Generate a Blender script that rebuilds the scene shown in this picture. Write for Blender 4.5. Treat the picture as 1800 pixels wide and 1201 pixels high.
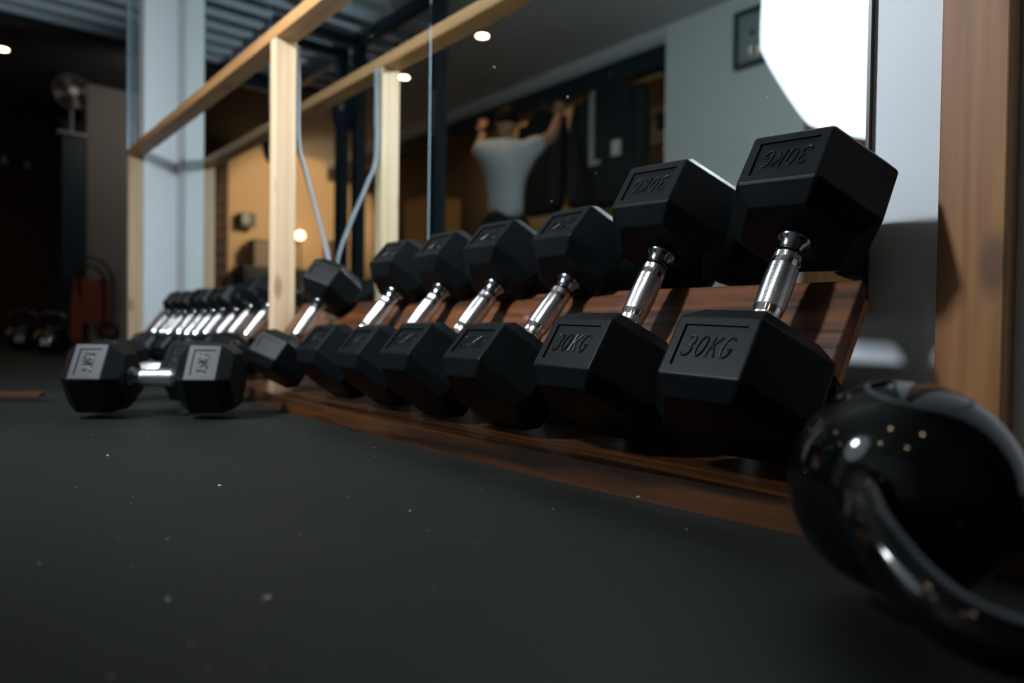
import bpy, bmesh, math, random
from mathutils import Vector, Matrix
R = random.Random(7)
col = bpy.context.scene.collection
for o in list(bpy.data.objects): bpy.data.objects.remove(o)
sc = bpy.context.scene

# ------------------------------------------------------------------ camera
cam = bpy.data.cameras.new('camera'); camo = bpy.data.objects.new('camera', cam); col.objects.link(camo)
def cam_axes(yaw, pitch, roll):
    f = Vector((-math.cos(yaw)*math.cos(pitch), math.sin(yaw)*math.cos(pitch), math.sin(pitch)))
    r = f.cross(Vector((0, 0, 1))).normalized(); u = r.cross(f)
    c, s = math.cos(roll), math.sin(roll)
    return f, r*c+u*s, u*c-r*s
cf, cr, cu = cam_axes(.697, -.0184, .0136)
camo.matrix_world = Matrix(((cr.x, cu.x, -cf.x, 0), (cr.y, cu.y, -cf.y, -.95), (cr.z, cu.z, -cf.z, .175), (0, 0, 0, 1)))
cam.sensor_width = 36; cam.lens = 24.69; cam.clip_start = .02; cam.clip_end = 60
cam.dof.use_dof = True; cam.dof.focus_distance = .85; cam.dof.aperture_fstop = 2.6; cam.dof.aperture_blades = 0
sc.camera = camo
# ------------------------------------------------------------------ world, exposure
w = bpy.data.worlds.new('world'); sc.world = w; w.use_nodes = True
w.node_tree.nodes['Background'].inputs[0].default_value = (.25, .45, .55, 1)
w.node_tree.nodes['Background'].inputs[1].default_value = .01
sc.view_settings.view_transform = 'Standard'; sc.view_settings.look = 'None'
sc.view_settings.exposure = 0; sc.view_settings.gamma = 1; sc.view_settings.use_curve_mapping = False
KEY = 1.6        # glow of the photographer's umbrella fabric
FLASH = 40.0     # watts of the flash bounced out of the umbrella
SPOT = 1.6       # watts of one ceiling downlight
def lamp(name, kind, loc, energy, color, size=.1, target=None, **k):
    l = bpy.data.lights.new(name, kind); l.energy = energy; l.color = color
    if kind == 'AREA': l.size = size
    else: l.shadow_soft_size = size
    for a, b in k.items(): setattr(l, a, b)
    o = bpy.data.objects.new(name, l); col.objects.link(o); o.location = loc
    if target is not None: o.rotation_euler = (Vector(target)-Vector(loc)).to_track_quat('-Z', 'Y').to_euler()
    return o
# flash light leaving the umbrella, aimed along its shaft
lamp('umbrella_flash', 'AREA', (-1.185, -1.64, 1.47), FLASH, (.86, .93, 1.0), .22, (-1.75, .3, .75), shape='DISK', spread=math.radians(118))
# unseen fill lamps added for the tan end wall, joists, pier and cloakroom
lamp('warm_wall_fill', 'SPOT', (-6.8, -2.75, 2.1), 210, (1, .76, .50), .15, (-9, -2.8, 1.45), spot_size=1.05, spot_blend=.35)
lamp('joist_fill', 'SPOT', (-5.3, -.95, .3), 62, (.72, .88, 1), .12, (-5.3, -.75, 2.5), spot_size=1.15, spot_blend=.5)  # added without a fitting, brightens the white joists from below
lamp('pier_fill', 'SPOT', (-6.3, .9, 2.30), 21, (1, .90, .80), .06, (-7.7, .5, 1.5), spot_size=2.4, spot_blend=.6)  # added without a fitting, lifts the grey pier out of the dark
lamp('warm_wall_fill', 'AREA', (-6.6, -4.3, 2.6), 9, (1, .66, .32), .4, (-6.4, -4.9, 2.0))

# ------------------------------------------------------------------ materials
def mat(name, base=(.5, .5, .5), rough=.5, metal=0, spec=.5, bump=None, var=None, coat=0, emit=None):
    m = bpy.data.materials.new(name); m.use_nodes = True; nt = m.node_tree; N = nt.nodes; L = nt.links
    b = N['Principled BSDF']
    b.inputs['Base Color'].default_value = (*base, 1); b.inputs['Roughness'].default_value = rough
    b.inputs['Metallic'].default_value = metal; b.inputs['Specular IOR Level'].default_value = spec
    b.inputs['Coat Weight'].default_value = coat; b.inputs['Coat Roughness'].default_value = .12
    if emit: b.inputs['Emission Color'].default_value = (*emit[0], 1); b.inputs['Emission Strength'].default_value = emit[1]
    tc = N.new('ShaderNodeTexCoord')
    if var:   # (scale, color2, detail)
        n = N.new('ShaderNodeTexNoise'); n.inputs['Scale'].default_value = var[0]; n.inputs['Detail'].default_value = 6
        L.new(tc.outputs['Object'], n.inputs['Vector'])
        r = N.new('ShaderNodeValToRGB'); r.color_ramp.elements[0].position = .35; r.color_ramp.elements[1].position = .65
        r.color_ramp.elements[0].color = (*base, 1); r.color_ramp.elements[1].color = (*var[1], 1)
        L.new(n.outputs['Fac'], r.inputs['Fac']); L.new(r.outputs['Color'], b.inputs['Base Color'])
    if bump:  # (scale, strength, distance)
        n = N.new('ShaderNodeTexNoise'); n.inputs['Scale'].default_value = bump[0]; n.inputs['Detail'].default_value = 4
        L.new(tc.outputs['Object'], n.inputs['Vector'])
        bp = N.new('ShaderNodeBump'); bp.inputs['Strength'].default_value = bump[1]; bp.inputs['Distance'].default_value = bump[2]
        L.new(n.outputs['Fac'], bp.inputs['Height']); L.new(bp.outputs['Normal'], b.inputs['Normal'])
    return m
def wood(name, c1, c2, knot, axis, rough=.55, coat=0, grain=1.0, knots=True):
    m = mat(name, c1, rough, coat=coat); nt = m.node_tree; N = nt.nodes; L = nt.links; b = N['Principled BSDF']
    tc = N.new('ShaderNodeTexCoord'); mp = N.new('ShaderNodeMapping')
    s = [38*grain]*3; s[axis] = 1.6*grain; mp.inputs['Scale'].default_value = s
    L.new(tc.outputs['Object'], mp.inputs['Vector'])
    n = N.new('ShaderNodeTexNoise'); n.inputs['Scale'].default_value = 1; n.inputs['Detail'].default_value = 5; n.inputs['Distortion'].default_value = .6
    L.new(mp.outputs['Vector'], n.inputs['Vector'])
    r = N.new('ShaderNodeValToRGB'); r.color_ramp.elements[0].position = .36; r.color_ramp.elements[1].position = .68
    r.color_ramp.elements[0].color = (*c2, 1); r.color_ramp.elements[1].color = (*c1, 1)
    L.new(n.outputs['Fac'], r.inputs['Fac']); out = r.outputs['Color']
    if knots:
        mp2 = N.new('ShaderNodeMapping'); s = [11]*3; s[axis] = 4.2; mp2.inputs['Scale'].default_value = s
        L.new(tc.outputs['Object'], mp2.inputs['Vector'])
        v = N.new('ShaderNodeTexVoronoi'); v.inputs['Scale'].default_value = 1; L.new(mp2.outputs['Vector'], v.inputs['Vector'])
        kr = N.new('ShaderNodeValToRGB'); kr.color_ramp.elements[0].position = .09; kr.color_ramp.elements[1].position = .2
        kr.color_ramp.elements[0].color = (.75, .75, .75, 1); kr.color_ramp.elements[1].color = (0, 0, 0, 1)
        L.new(v.outputs['Distance'], kr.inputs['Fac'])
        mx = N.new('ShaderNodeMixRGB'); mx.inputs['Color2'].default_value = (*knot, 1)
        L.new(kr.outputs['Color'], mx.inputs['Fac']); L.new(out, mx.inputs['Color1']); out = mx.outputs['Color']
    L.new(out, b.inputs['Base Color'])
    bp = N.new('ShaderNodeBump'); bp.inputs['Strength'].default_value = .35; bp.inputs['Distance'].default_value = .0012
    L.new(n.outputs['Fac'], bp.inputs['Height']); L.new(bp.outputs['Normal'], b.inputs['Normal'])
    return m
M = {}
M['rubber'] = mat('black_rubber', (.0025, .0038, .0045), .42, spec=.14, bump=(420, .2, .0004), var=(9, (.0045, .006, .007)))
M['rubber_text'] = mat('black_rubber_lettering', (.005, .0065, .0075), .4, spec=.3)
M['mat'] = mat('rubber_floor_mat', (.0045, .0060, .0057), .62, spec=.27, bump=(260, .55, .0012), var=(3.5, (.0085, .0102, .0092)))
M['chrome'] = mat('chrome', (.78, .78, .8), .12, 1)
M['chrome_dark'] = mat('dark_chrome', (.25, .27, .3), .14, 1)
M['white_wall'] = mat('white_paint', (.62, .66, .70), .6, bump=(60, .08, .001), var=(1.5, (.58, .62, .66)))
M['return_wall'] = mat('white_gloss_paint', (.70, .76, .78), .45)
M['room_wall'] = mat('pale_paint', (.72, .77, .77), .6)
M['ceil'] = mat('ceiling_board', (.62, .62, .62), .8)
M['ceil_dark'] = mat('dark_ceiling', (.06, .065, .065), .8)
M['beam_white'] = mat('white_painted_joist', (.42, .47, .5), .6)
M['pine'] = wood('pale_pine', (.62, .46, .30), (.52, .35, .20), (.27, .13, .06), 2)
M['pine_rail'] = wood('pine_rail', (.42, .22, .085), (.30, .14, .05), (.15, .06, .03), 0)
M['pine_brown'] = wood('brown_pine', (.34, .155, .05), (.20, .08, .022), (.07, .03, .015), 2, knots=True)
M['plank'] = wood('varnished_plank', (.17, .058, .020), (.025, .010, .005), (.07, .03, .015), 0, rough=.34, coat=.35, grain=1.3, knots=False)  # dark tone paints in both weathering and shade from the upper heads
M['board'] = wood('varnished_board', (.105, .038, .010), (.012, .005, .002), (.07, .03, .015), 0, rough=.33, coat=.25, grain=.9, knots=False)  # light-dark spread also paints in patches of light between the heads
M['dark_backing'] = mat('dark_backing_wood', (.02, .010, .006), .6)  # near-black so the space behind the lower heads stays dark
M['navy'] = mat('navy_powder_coat', (.008, .022, .036), .4)
M['dark'] = mat('black_plastic', (.01, .011, .012), .5)
M['gloss'] = mat('black_gloss_enamel', (.002, .003, .0035), .07, spec=.5)
M['gray_wall'] = mat('grey_brown_paint', (.20, .185, .17), .7)
M['brick'] = mat('brick', (.13, .05, .03), .85, bump=(60, .5, .004), var=(7, (.07, .035, .025)))
M['mortar'] = mat('mortar', (.06, .05, .045), .9)
M['warm_wall'] = mat('tan_plaster', (.55, .36, .2), .8)
M['back_wall'] = mat('brown_plaster', (.22, .17, .12), .8)
M['pipe'] = mat('grey_conduit', (.30, .40, .46), .3, .4)
M['orange'] = mat('dark_orange_paint', (.22, .032, .009), .55)
M['strap'] = mat('grey_webbing', (.30, .33, .38), .8, bump=(500, .5, .001))
M['tee'] = mat('white_cotton', (.62, .66, .70), .85, bump=(30, .3, .01))
M['skin'] = mat('skin', (.52, .27, .19), .55)
M['hair'] = mat('brown_hair', (.02, .012, .008), .95, spec=.1)
M['trouser'] = mat('black_cloth', (.01, .011, .013), .8)
M['cloth'] = mat('navy_cloth', (.007, .012, .018), .8, bump=(20, .4, .01))
M['grey_cloth'] = mat('pale_grey_trim', (.32, .35, .36), .7)
M['label'] = mat('white_label', (.6, .62, .62), .6)
M['ply'] = mat('plywood', (.42, .28, .13), .6, var=(3, (.36, .23, .1)))
M['glassboard'] = mat('framed_board_glass', (.30, .36, .38), .08, spec=.6)
M['frame'] = mat('dark_grey_frame', (.05, .065, .07), .4)
M['warm_bulb'] = mat('warm_bulb', (1, .8, .5), emit=((1, .66, .32), 9))
M['spot'] = mat('downlight_lens', (1, .9, .7), emit=((1, .80, .50), 14))
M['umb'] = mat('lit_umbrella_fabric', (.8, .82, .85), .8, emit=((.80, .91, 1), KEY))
M['metal_grey'] = mat('grey_metal', (.3, .32, .33), .35, .7)
M['debris'] = mat('pale_crumb', (.45, .42, .36), .8)
M['trim_grey'] = mat('pale_grey_trim_paint', (.42, .47, .46), .5)
M['green'] = mat('dark_green_enamel', (.03, .10, .08), .5)
M['kb_label'] = mat('worn_grey_enamel', (.03, .037, .04), .5, spec=.5)
# mirror silvering with a few dried splashes
def mirror_mat():
    m = mat('mirror_silvering', (.80, .87, .86), .0, 1); nt = m.node_tree; N = nt.nodes; L = nt.links
    b = N['Principled BSDF']; out = N['Material Output']
    tc = N.new('ShaderNodeTexCoord'); v = N.new('ShaderNodeTexVoronoi'); v.inputs['Scale'].default_value = 26
    L.new(tc.outputs['Object'], v.inputs['Vector'])
    a = N.new('ShaderNodeMath'); a.operation = 'LESS_THAN'; a.inputs[1].default_value = .04; L.new(v.outputs['Distance'], a.inputs[0])
    s = N.new('ShaderNodeSeparateColor'); L.new(v.outputs['Color'], s.inputs['Color'])
    c = N.new('ShaderNodeMath'); c.operation = 'GREATER_THAN'; c.inputs[1].default_value = .86; L.new(s.outputs['Red'], c.inputs[0])
    d = N.new('ShaderNodeMath'); d.operation = 'MULTIPLY'; L.new(a.outputs[0], d.inputs[0]); L.new(c.outputs[0], d.inputs[1])
    e = N.new('ShaderNodeMath'); e.operation = 'MULTIPLY'; e.inputs[1].default_value = .5; L.new(d.outputs[0], e.inputs[0])
    df = N.new('ShaderNodeBsdfDiffuse'); df.inputs['Color'].default_value = (.7, .75, .78, 1)
    mx = N.new('ShaderNodeMixShader'); L.new(e.outputs[0], mx.inputs[0]); L.new(b.outputs[0], mx.inputs[1]); L.new(df.outputs[0], mx.inputs[2])
    L.new(mx.outputs[0], out.inputs['Surface']); return m
M['mirror'] = mirror_mat()
M['glass_edge'] = mat('mirror_edge', (.35, .45, .5), .2)
M['black_edge'] = mat('mirror_black_edge', (.01, .01, .01), .4)
def knurl_mat():
    m = mat('knurled_chrome', (.75, .75, .76), .2, 1); nt = m.node_tree; N = nt.nodes; L = nt.links; b = N['Principled BSDF']
    tc = N.new('ShaderNodeTexCoord'); s = N.new('ShaderNodeSeparateXYZ'); L.new(tc.outputs['Object'], s.inputs[0])
    at = N.new('ShaderNodeMath'); at.operation = 'ARCTAN2'; L.new(s.outputs['Y'], at.inputs[0]); L.new(s.outputs['X'], at.inputs[1])
    u = N.new('ShaderNodeMath'); u.operation = 'MULTIPLY'; u.inputs[1].default_value = 42; L.new(at.outputs[0], u.inputs[0])
    z = N.new('ShaderNodeMath'); z.operation = 'MULTIPLY'; z.inputs[1].default_value = 2600; L.new(s.outputs['Z'], z.inputs[0])
    outs = []
    for op in ('ADD', 'SUBTRACT'):
        q = N.new('ShaderNodeMath'); q.operation = op; L.new(u.outputs[0], q.inputs[0]); L.new(z.outputs[0], q.inputs[1])
        si = N.new('ShaderNodeMath'); si.operation = 'SINE'; L.new(q.outputs[0], si.inputs[0]); outs.append(si)
    mn = N.new('ShaderNodeMath'); mn.operation = 'MAXIMUM'; L.new(outs[0].outputs[0], mn.inputs[0]); L.new(outs[1].outputs[0], mn.inputs[1])
    bp = N.new('ShaderNodeBump'); bp.inputs['Strength'].default_value = .5; bp.inputs['Distance'].default_value = .0003
    L.new(mn.outputs[0], bp.inputs['Height']); L.new(bp.outputs['Normal'], b.inputs['Normal'])
    return m
M['knurl'] = knurl_mat()

# ------------------------------------------------------------------ helpers
def link(name, bm_or_me, m, parent=None, smooth=False, loc=None):
    if isinstance(bm_or_me, bmesh.types.BMesh):
        me = bpy.data.meshes.new(name); bmesh.ops.recalc_face_normals(bm_or_me, faces=bm_or_me.faces[:]); bm_or_me.to_mesh(me); bm_or_me.free()
    else: me = bm_or_me
    if m and not me.materials: me.materials.append(M[m])
    if smooth:
        me.polygons.foreach_set('use_smooth', [True]*len(me.polygons))
        try: me.set_sharp_from_angle(angle=math.radians(40))
        except Exception: pass
    o = bpy.data.objects.new(name, me); col.objects.link(o)
    if parent: o.parent = parent
    if loc is not None: o.location = loc
    return o
def tag(o, label=None, cat=None, group=None, kind=None):
    for k, v in (('label', label), ('category', cat), ('group', group), ('kind', kind)):
        if v: o[k] = v
    return o
def empty(name, loc=(0, 0, 0), label=None, cat=None, group=None):
    o = bpy.data.objects.new(name, None); col.objects.link(o); o.location = loc; o.empty_display_size = .05
    return tag(o, label, cat, group)
def box(bm, x0, x1, y0, y1, z0, z1, bevel=0, mtx=None):
    vs = [bm.verts.new((x, y, z)) for x in (x0, x1) for y in (y0, y1) for z in (z0, z1)]
    if mtx is not None:
        for v in vs: v.co = mtx @ v.co
    fs = [bm.faces.new([vs[i] for i in q]) for q in ((0, 1, 3, 2), (4, 6, 7, 5), (0, 4, 5, 1), (2, 3, 7, 6), (0, 2, 6, 4), (1, 5, 7, 3))]
    if bevel:
        es = list({e for f in fs for e in f.edges})
        bmesh.ops.bevel(bm, geom=es, offset=bevel, segments=2, affect='EDGES', profile=.5)
    return bm
def bx(name, x0, x1, y0, y1, z0, z1, m, parent=None, bevel=0):
    """box whose object origin is the middle of its bottom"""
    c = Vector(((x0+x1)/2, (y0+y1)/2, z0)); bm = bmesh.new()
    box(bm, x0-c.x, x1-c.x, y0-c.y, y1-c.y, 0, z1-z0, bevel)
    return link(name, bm, m, parent, loc=c)
def lathe(bm, prof, n=24, mtx=None, caps=True):
    rings = []
    for z, r in prof:
        ring = [bm.verts.new((r*math.cos(2*math.pi*i/n), r*math.sin(2*math.pi*i/n), z)) for i in range(n)]
        if mtx is not None:
            for v in ring: v.co = mtx @ v.co
        rings.append(ring)
    for a, b in zip(rings, rings[1:]):
        for i in range(n): bm.faces.new((a[i], a[(i+1) % n], b[(i+1) % n], b[i]))
    if caps: bm.faces.new(rings[0][::-1]); bm.faces.new(rings[-1])
    return bm
def tube(bm, pts, rad, n=12, closed=False):
    pts = [Vector(p) for p in pts]; rad = rad if isinstance(rad, (list, tuple)) else [rad]*len(pts)
    rings = []; up = None
    for i, p in enumerate(pts):
        a = pts[max(i-1, 0)]; b = pts[min(i+1, len(pts)-1)]
        if closed: a = pts[i-1]; b = pts[(i+1) % len(pts)]
        t = (b-a).normalized()
        if up is None: up = t.orthogonal().normalized()
        up = (up - t*up.dot(t)).normalized(); s = t.cross(up)
        rings.append([bm.verts.new(p+(up*math.cos(2*math.pi*k/n)+s*math.sin(2*math.pi*k/n))*rad[i]) for k in range(n)])
    pairs = list(zip(rings, rings[1:]))
    if closed: pairs.append((rings[-1], rings[0]))
    for a, b in pairs:
        for k in range(n): bm.faces.new((a[k], a[(k+1) % n], b[(k+1) % n], b[k]))
    if not closed: bm.faces.new(rings[0][::-1]); bm.faces.new(rings[-1])
    return bm
def spline(pts, k=6):
    P = [Vector(p) for p in pts]; out = []
    for i in range(len(P)-1):
        p0 = P[max(i-1, 0)]; p1 = P[i]; p2 = P[i+1]; p3 = P[min(i+2, len(P)-1)]
        for j in range(k):
            t = j/k
            out.append(.5*((2*p1)+(p2-p0)*t+(2*p0-5*p1+4*p2-p3)*t*t+(3*p1-p0-3*p2+p3)*t**3))
    out.append(P[-1]); return out
def cyl(name, p, q, r, m, parent=None, n=16):
    p = Vector(p); q = Vector(q); bm = bmesh.new(); tube(bm, [Vector((0, 0, 0)), q-p], r, n)
    return link(name, bm, m, parent, smooth=True, loc=p)
def copy_tree(o, parent=None):
    c = o.copy(); col.objects.link(c)
    if parent: c.parent = parent
    for ch in list(o.children): copy_tree(ch, c)
    return c
def struct(o, **k): o['kind'] = 'structure'; return o

# ------------------------------------------------------------------ the setting
H = 2.43
# rubber floor: mats laid edge to edge
fl = struct(bx('floor', -9.2, 1.6, -5.0, 2.4, -.05, -.012, 'mat'))
xs = [1.4, .53, -.33, -.9, -1.9, -2.9, -3.9, -4.9, -5.9, -6.9, -7.9, -8.9]
def front_y(x):                                  # cut edge of the mats along the board, slightly bowed
    return -.337 - .028*(1-((x+1.0)/.85)**2 if abs(x+1.0) < .85 else 0) + .022*(1 if x > -.15 or x < -1.85 else (abs(x+1.0)/.85)**3)
for a, b in zip(xs, xs[1:]):
    for j in range(4):
        y1 = None if j == 0 else -1.33-1.0*(j-1); y0 = -1.33-1.0*j
        if y0 < -4.4: y0 = -4.9
        bm = bmesh.new(); g = .0012; n = 6 if j == 0 else 1
        if j == 0:
            loop = [((b+g)+(a-b-2*g)*t/n, (front_y((b+g)+(a-b-2*g)*t/n) if b > -3.8 else (.0 if b > -3.95 else 2.3))) for t in range(n+1)]
            if b <= -3.7: loop = [(b+g, 2.3), (a-g, 2.3)] if a <= -3.9 else [(b+g, -.345), (a-g, -.345)]
        else: loop = [(b+g, y1-g), (a-g, y1-g)]
        low = [(x, y0+g) for x, _ in loop]
        top = [bm.verts.new((x, y, 0)) for x, y in loop]; bot = [bm.verts.new((x, y, 0)) for x, y in low]
        fs = [bm.faces.new((top[i], bot[i], bot[i+1], top[i+1])) for i in range(len(top)-1)]
        r = bmesh.ops.extrude_face_region(bm, geom=fs)
        for v in r['geom']:
            if isinstance(v, bmesh.types.BMVert): v.co.z -= .011
        link('mat_tile', bm, 'mat', fl)
# strip of concrete under the board and along the wall
wm = struct(bx('wall_front', -3.85, .22, .008, .12, -.012, 2.7, 'white_wall'))
struct(bx('unseen_dark_panel_1', .22, 1.6, .03, .08, -.012, 2.7, 'navy'))  # unseen dark panel, added to darken reflections in the dumbbells' near faces
wr = struct(bx('wall_return', -3.87, -3.75, -.137, .12, -.012, 2.7, 'return_wall'))
struct(bx('wall_right', 1.6, 1.7, -5.0, .12, -.05, 2.7, 'gray_wall'))
struct(bx('wall_behind', -3.3, 1.6, -3.40, -3.26, -.012, H, 'room_wall'))
bw = struct(bx('wall_back', -9.2, 1.6, -5.1, -4.9, -.05, 3.2, 'back_wall'))
# header of the opening
bx('trim_1', -9.0, -3.3, -3.30, -3.24, 2.30, 2.345, 'trim_grey')['kind'] = 'structure'
bx('trim_2', -9.0, -3.3, -3.38, -3.26, 2.15, 2.30, 'navy')['kind'] = 'structure'
bx('trim_3', -9.0, -3.3, -3.39, -3.25, 2.345, 2.43, 'ceil')['kind'] = 'structure'
# ceilings
cl = bmesh.new(); box(cl, -4.42, 1.6, -3.4, .12, H, H+.05); box(cl, -9.2, -4.42, -3.4, -2.05, H, H+.05)
struct(link('ceiling', cl, 'ceil'))
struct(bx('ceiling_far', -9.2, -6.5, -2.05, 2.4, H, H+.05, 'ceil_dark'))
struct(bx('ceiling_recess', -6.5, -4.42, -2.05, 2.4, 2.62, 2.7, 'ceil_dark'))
struct(bx('ceiling_cloakroom', -9.2, 1.6, -4.9, -3.4, 3.05, 3.1, 'ceil'))
tag(bx('ceiling_joist', -4.60, -4.43, -2.0, 2.3, 2.38, 2.47, 'beam_white'), 'broad white ceiling joist at the edge of the recess', 'joist')
for i in range(7):
    x = -4.95-i*.235
    tag(bx('ceiling_joist', x, x+.115, -2.0, 2.3, 2.44, 2.52, 'beam_white', bevel=.012), ['first', 'second', 'third', 'fourth', 'fifth', 'sixth', 'last'][i]+' narrow white ceiling joist beyond the broad one', 'joist', 'narrow white ceiling joists')
# far end: brick wall, tan plaster wall, grey pier
bk = struct(bx('wall_left', -9.3, -9.02, -1.95, .19, -.05, H, 'mortar'))
bme = bmesh.new(); box(bme, -.02, .02, -.1075, .1075, -.0325, .0325, .004); brick = None
zc = .04; k = 0; nb = 0
while zc < 2.4 and nb < 300:
    y = -1.93+(.113 if k % 2 else 0)
    while y+.215 < .19 and nb < 300:
        if brick is None: brick = link('brick', bme, 'brick', bk); b = brick
        else: b = brick.copy(); col.objects.link(b); b.parent = bk
        b.location = (.14+.012+R.uniform(-.003, .003), y+.1075+.88, zc+.05); nb += 1; y += .225
    zc += .075; k += 1
struct(bx('wall_end', -9.3, -9.0, -4.9, -1.95, -.05, 3.1, 'warm_wall'))
struct(bx('wall_pier', -7.95, -7.7, .23, 2.4, -.012, H, 'gray_wall'))
struct(bx('wall_far', -9.3, -7.95, 2.3, 2.5, -.05, H, 'gray_wall'))
struct(bx('wall_rear', -7.7, -3.8, 2.3, 2.5, -.05, H+.2, 'gray_wall'))
# dark plinth of the end wall seen in the mirror
tag(bx('wall_bench', -8.98, -8.6, -4.2, -2.0, -.012, .9, 'dark', bevel=.01), 'long dark low cupboard against the tan end wall', 'cupboard')

# ------------------------------------------------------------------ mirrors
for x0, x1, lab in ((-1.459, -.415, 'right mirror panel with the white wall beside its black edge'),
                    (-2.508, -1.462, 'middle mirror panel between the two seams'), (-3.56, -2.511, 'left mirror panel beside the white return wall')):
    root = empty('wall_mirror', ((x0+x1)/2, .008, .205), lab, 'mirror')
    hw = (x1-x0)/2
    bm = bmesh.new(); box(bm, -hw+.001, hw-.001, -.008, -.006, .001, 2.2-.001); link('mirror_face', bm, 'mirror', root)
    bm = bmesh.new(); box(bm, -hw, hw, -.006, -.001, 0, 2.2)
    link('mirror_back', bm, 'glass_edge' , root)
    if x1 > -.5:
        bm = bmesh.new(); box(bm, hw, hw+.004, -.010, -.001, -.0, 2.2); link('mirror_edge', bm, 'black_edge', root)

# ------------------------------------------------------------------ timber frame
YF, YB = -.1985, -.137
r_ = tag(bx('timber_rail', -3.81, -.26, YF, YB, .9786, 1.0141, 'pine_rail', bevel=.002), 'horizontal pine rail running along in front of the mirrors', 'rail')
p1 = tag(bx('timber_post', -1.978, -1.940, YF, YB, .019, .9786, 'pine', bevel=.002), 'knotty pine post under the rail, amid the dumbbell row', 'post')
p2 = tag(bx('timber_post', -3.805, -3.767, YF, YB, 0, .9786, 'pine', bevel=.002), 'pine post at the far end of the rail by the white return wall', 'post')
p3 = tag(bx('timber_post', -.315, -.247, -.038, .006, -.01, 2.42, 'pine_brown', bevel=.002), 'tall brown knotty timber fixed upright to the white wall at right', 'post')
tag(bx('timber_bracket', -.30, -.262, YB, -.038, .9786, 1.0141, 'pine_rail', bevel=.002), 'short timber tying the rail back to the brown wall post', 'bracket')
# strap hanging behind the middle post
bm = bmesh.new()
sp = spline([(-1.958, -.128, .975), (-1.955, -.127, .86), (-1.952, -.125, .70), (-1.958, -.10, .62), (-1.975, -.055, .50), (-1.985, -.016, .385), (-1.99, -.014, .30)], 8)
prev = None
for i, p in enumerate(sp):
    t = (sp[min(i+1, len(sp)-1)]-sp[max(i-1, 0)]).normalized(); s = Vector((1, 0, 0)); nn = t.cross(s).normalized()
    ring = [bm.verts.new(p+s*a*.011+nn*b*.0015) for a, b in ((-1, -1), (1, -1), (1, 1), (-1, 1))]
    if prev:
        for q in range(4): bm.faces.new((prev[q], prev[(q+1) % 4], ring[(q+1) % 4], ring[q]))
    else: bm.faces.new(ring[::-1])
    prev = ring
bm.faces.new(prev)
tag(link('hanging_strap', bm, 'strap'), 'grey webbing strap hanging behind the middle pine post', 'strap')

# ------------------------------------------------------------------ leaning plank and base board
TH = .95
def plank(x0, x1, label):
    bm = bmesh.new(); Lp = .125
    # local: x along, y through (away from room), z along the slope
    box(bm, x0-x1, 0, 0, .022, 0, Lp, .002)
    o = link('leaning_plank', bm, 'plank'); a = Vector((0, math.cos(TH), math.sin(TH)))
    top = Vector((x1, -.117, .237)); o.matrix_world = Matrix(((1, 0, 0, x1), (0, math.sin(TH), math.cos(TH), (top-a*Lp).y), (0, -math.cos(TH), math.sin(TH), (top-a*Lp).z), (0, 0, 0, 1)))
    bm = bmesh.new(); c = o.matrix_world.inverted()      # dark backing that carries it, added to block the lit wall behind
    box(bm, x0, x1-.012, -.150, -.132, .019, .150, mtx=c); link('dark_backing', bm, 'dark_backing', o)
    # batten along its end
    bm = bmesh.new(); box(bm, -.012, 0.0, .022, .034, 0, Lp-.01, .001); link('batten', bm, 'pine_rail', o)
    return tag(o, label, 'plank')
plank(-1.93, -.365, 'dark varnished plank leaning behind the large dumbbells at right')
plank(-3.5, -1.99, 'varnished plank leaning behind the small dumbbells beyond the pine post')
bm = bmesh.new(); n = 40; prev = None
for i in range(n+1):
    x = -3.70+(1.2+3.70)*i/n; yf = front_y(x)+.004
    ring = [bm.verts.new(p) for p in ((x, yf, -.012), (x, yf, .0186), (x, yf+.0006, .019), (x, .004, .019), (x, .004, -.012))]
    if prev:
        for q in range(5): bm.faces.new((prev[q], prev[(q+1) % 5], ring[(q+1) % 5], ring[q]))
    else: bm.faces.new(ring[::-1])
    prev = ring
bm.faces.new(prev)
tag(link('base_board', bm, 'board'), 'long orange-brown varnished board on the floor under the dumbbell row', 'board')

# ------------------------------------------------------------------ dumbbells
CO, CI = .020, .023
def head_mesh(E, h):
    bm = bmesh.new(); ap = E*math.sqrt(3)/2
    prof = [(-CO, (ap-.017)/ap), (0, 1), (h, 1), (h+CI, (ap-.021)/ap)]
    rings = []
    for z, s in prof:
        rings.append([bm.verts.new((E*s*math.cos(math.radians(60*k)), E*s*math.sin(math.radians(60*k)), z)) for k in range(6)])
    for a, b in zip(rings, rings[1:]):
        for k in range(6): bm.faces.new((a[k], a[(k+1) % 6], b[(k+1) % 6], b[k]))
    bm.faces.new(rings[0][::-1]); bm.faces.new(rings[-1])
    bmesh.ops.recalc_face_normals(bm, faces=bm.faces[:])
    bmesh.ops.bevel(bm, geom=bm.edges[:], offset=.0022, segments=2, affect='EDGES', profile=.5)
    bm.faces.ensure_lookup_table()
    f = max(bm.faces, key=lambda f: f.calc_area()*max(0, -f.normal.y)**8)
    bmesh.ops.inset_individual(bm, faces=[f], thickness=.0125)
    bmesh.ops.inset_individual(bm, faces=[f], thickness=.0005)
    for v in f.verts: v.co.y += .0026
    me = bpy.data.meshes.new('head'); bm.to_mesh(me); bm.free(); me.materials.append(M['rubber']); return me
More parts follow.
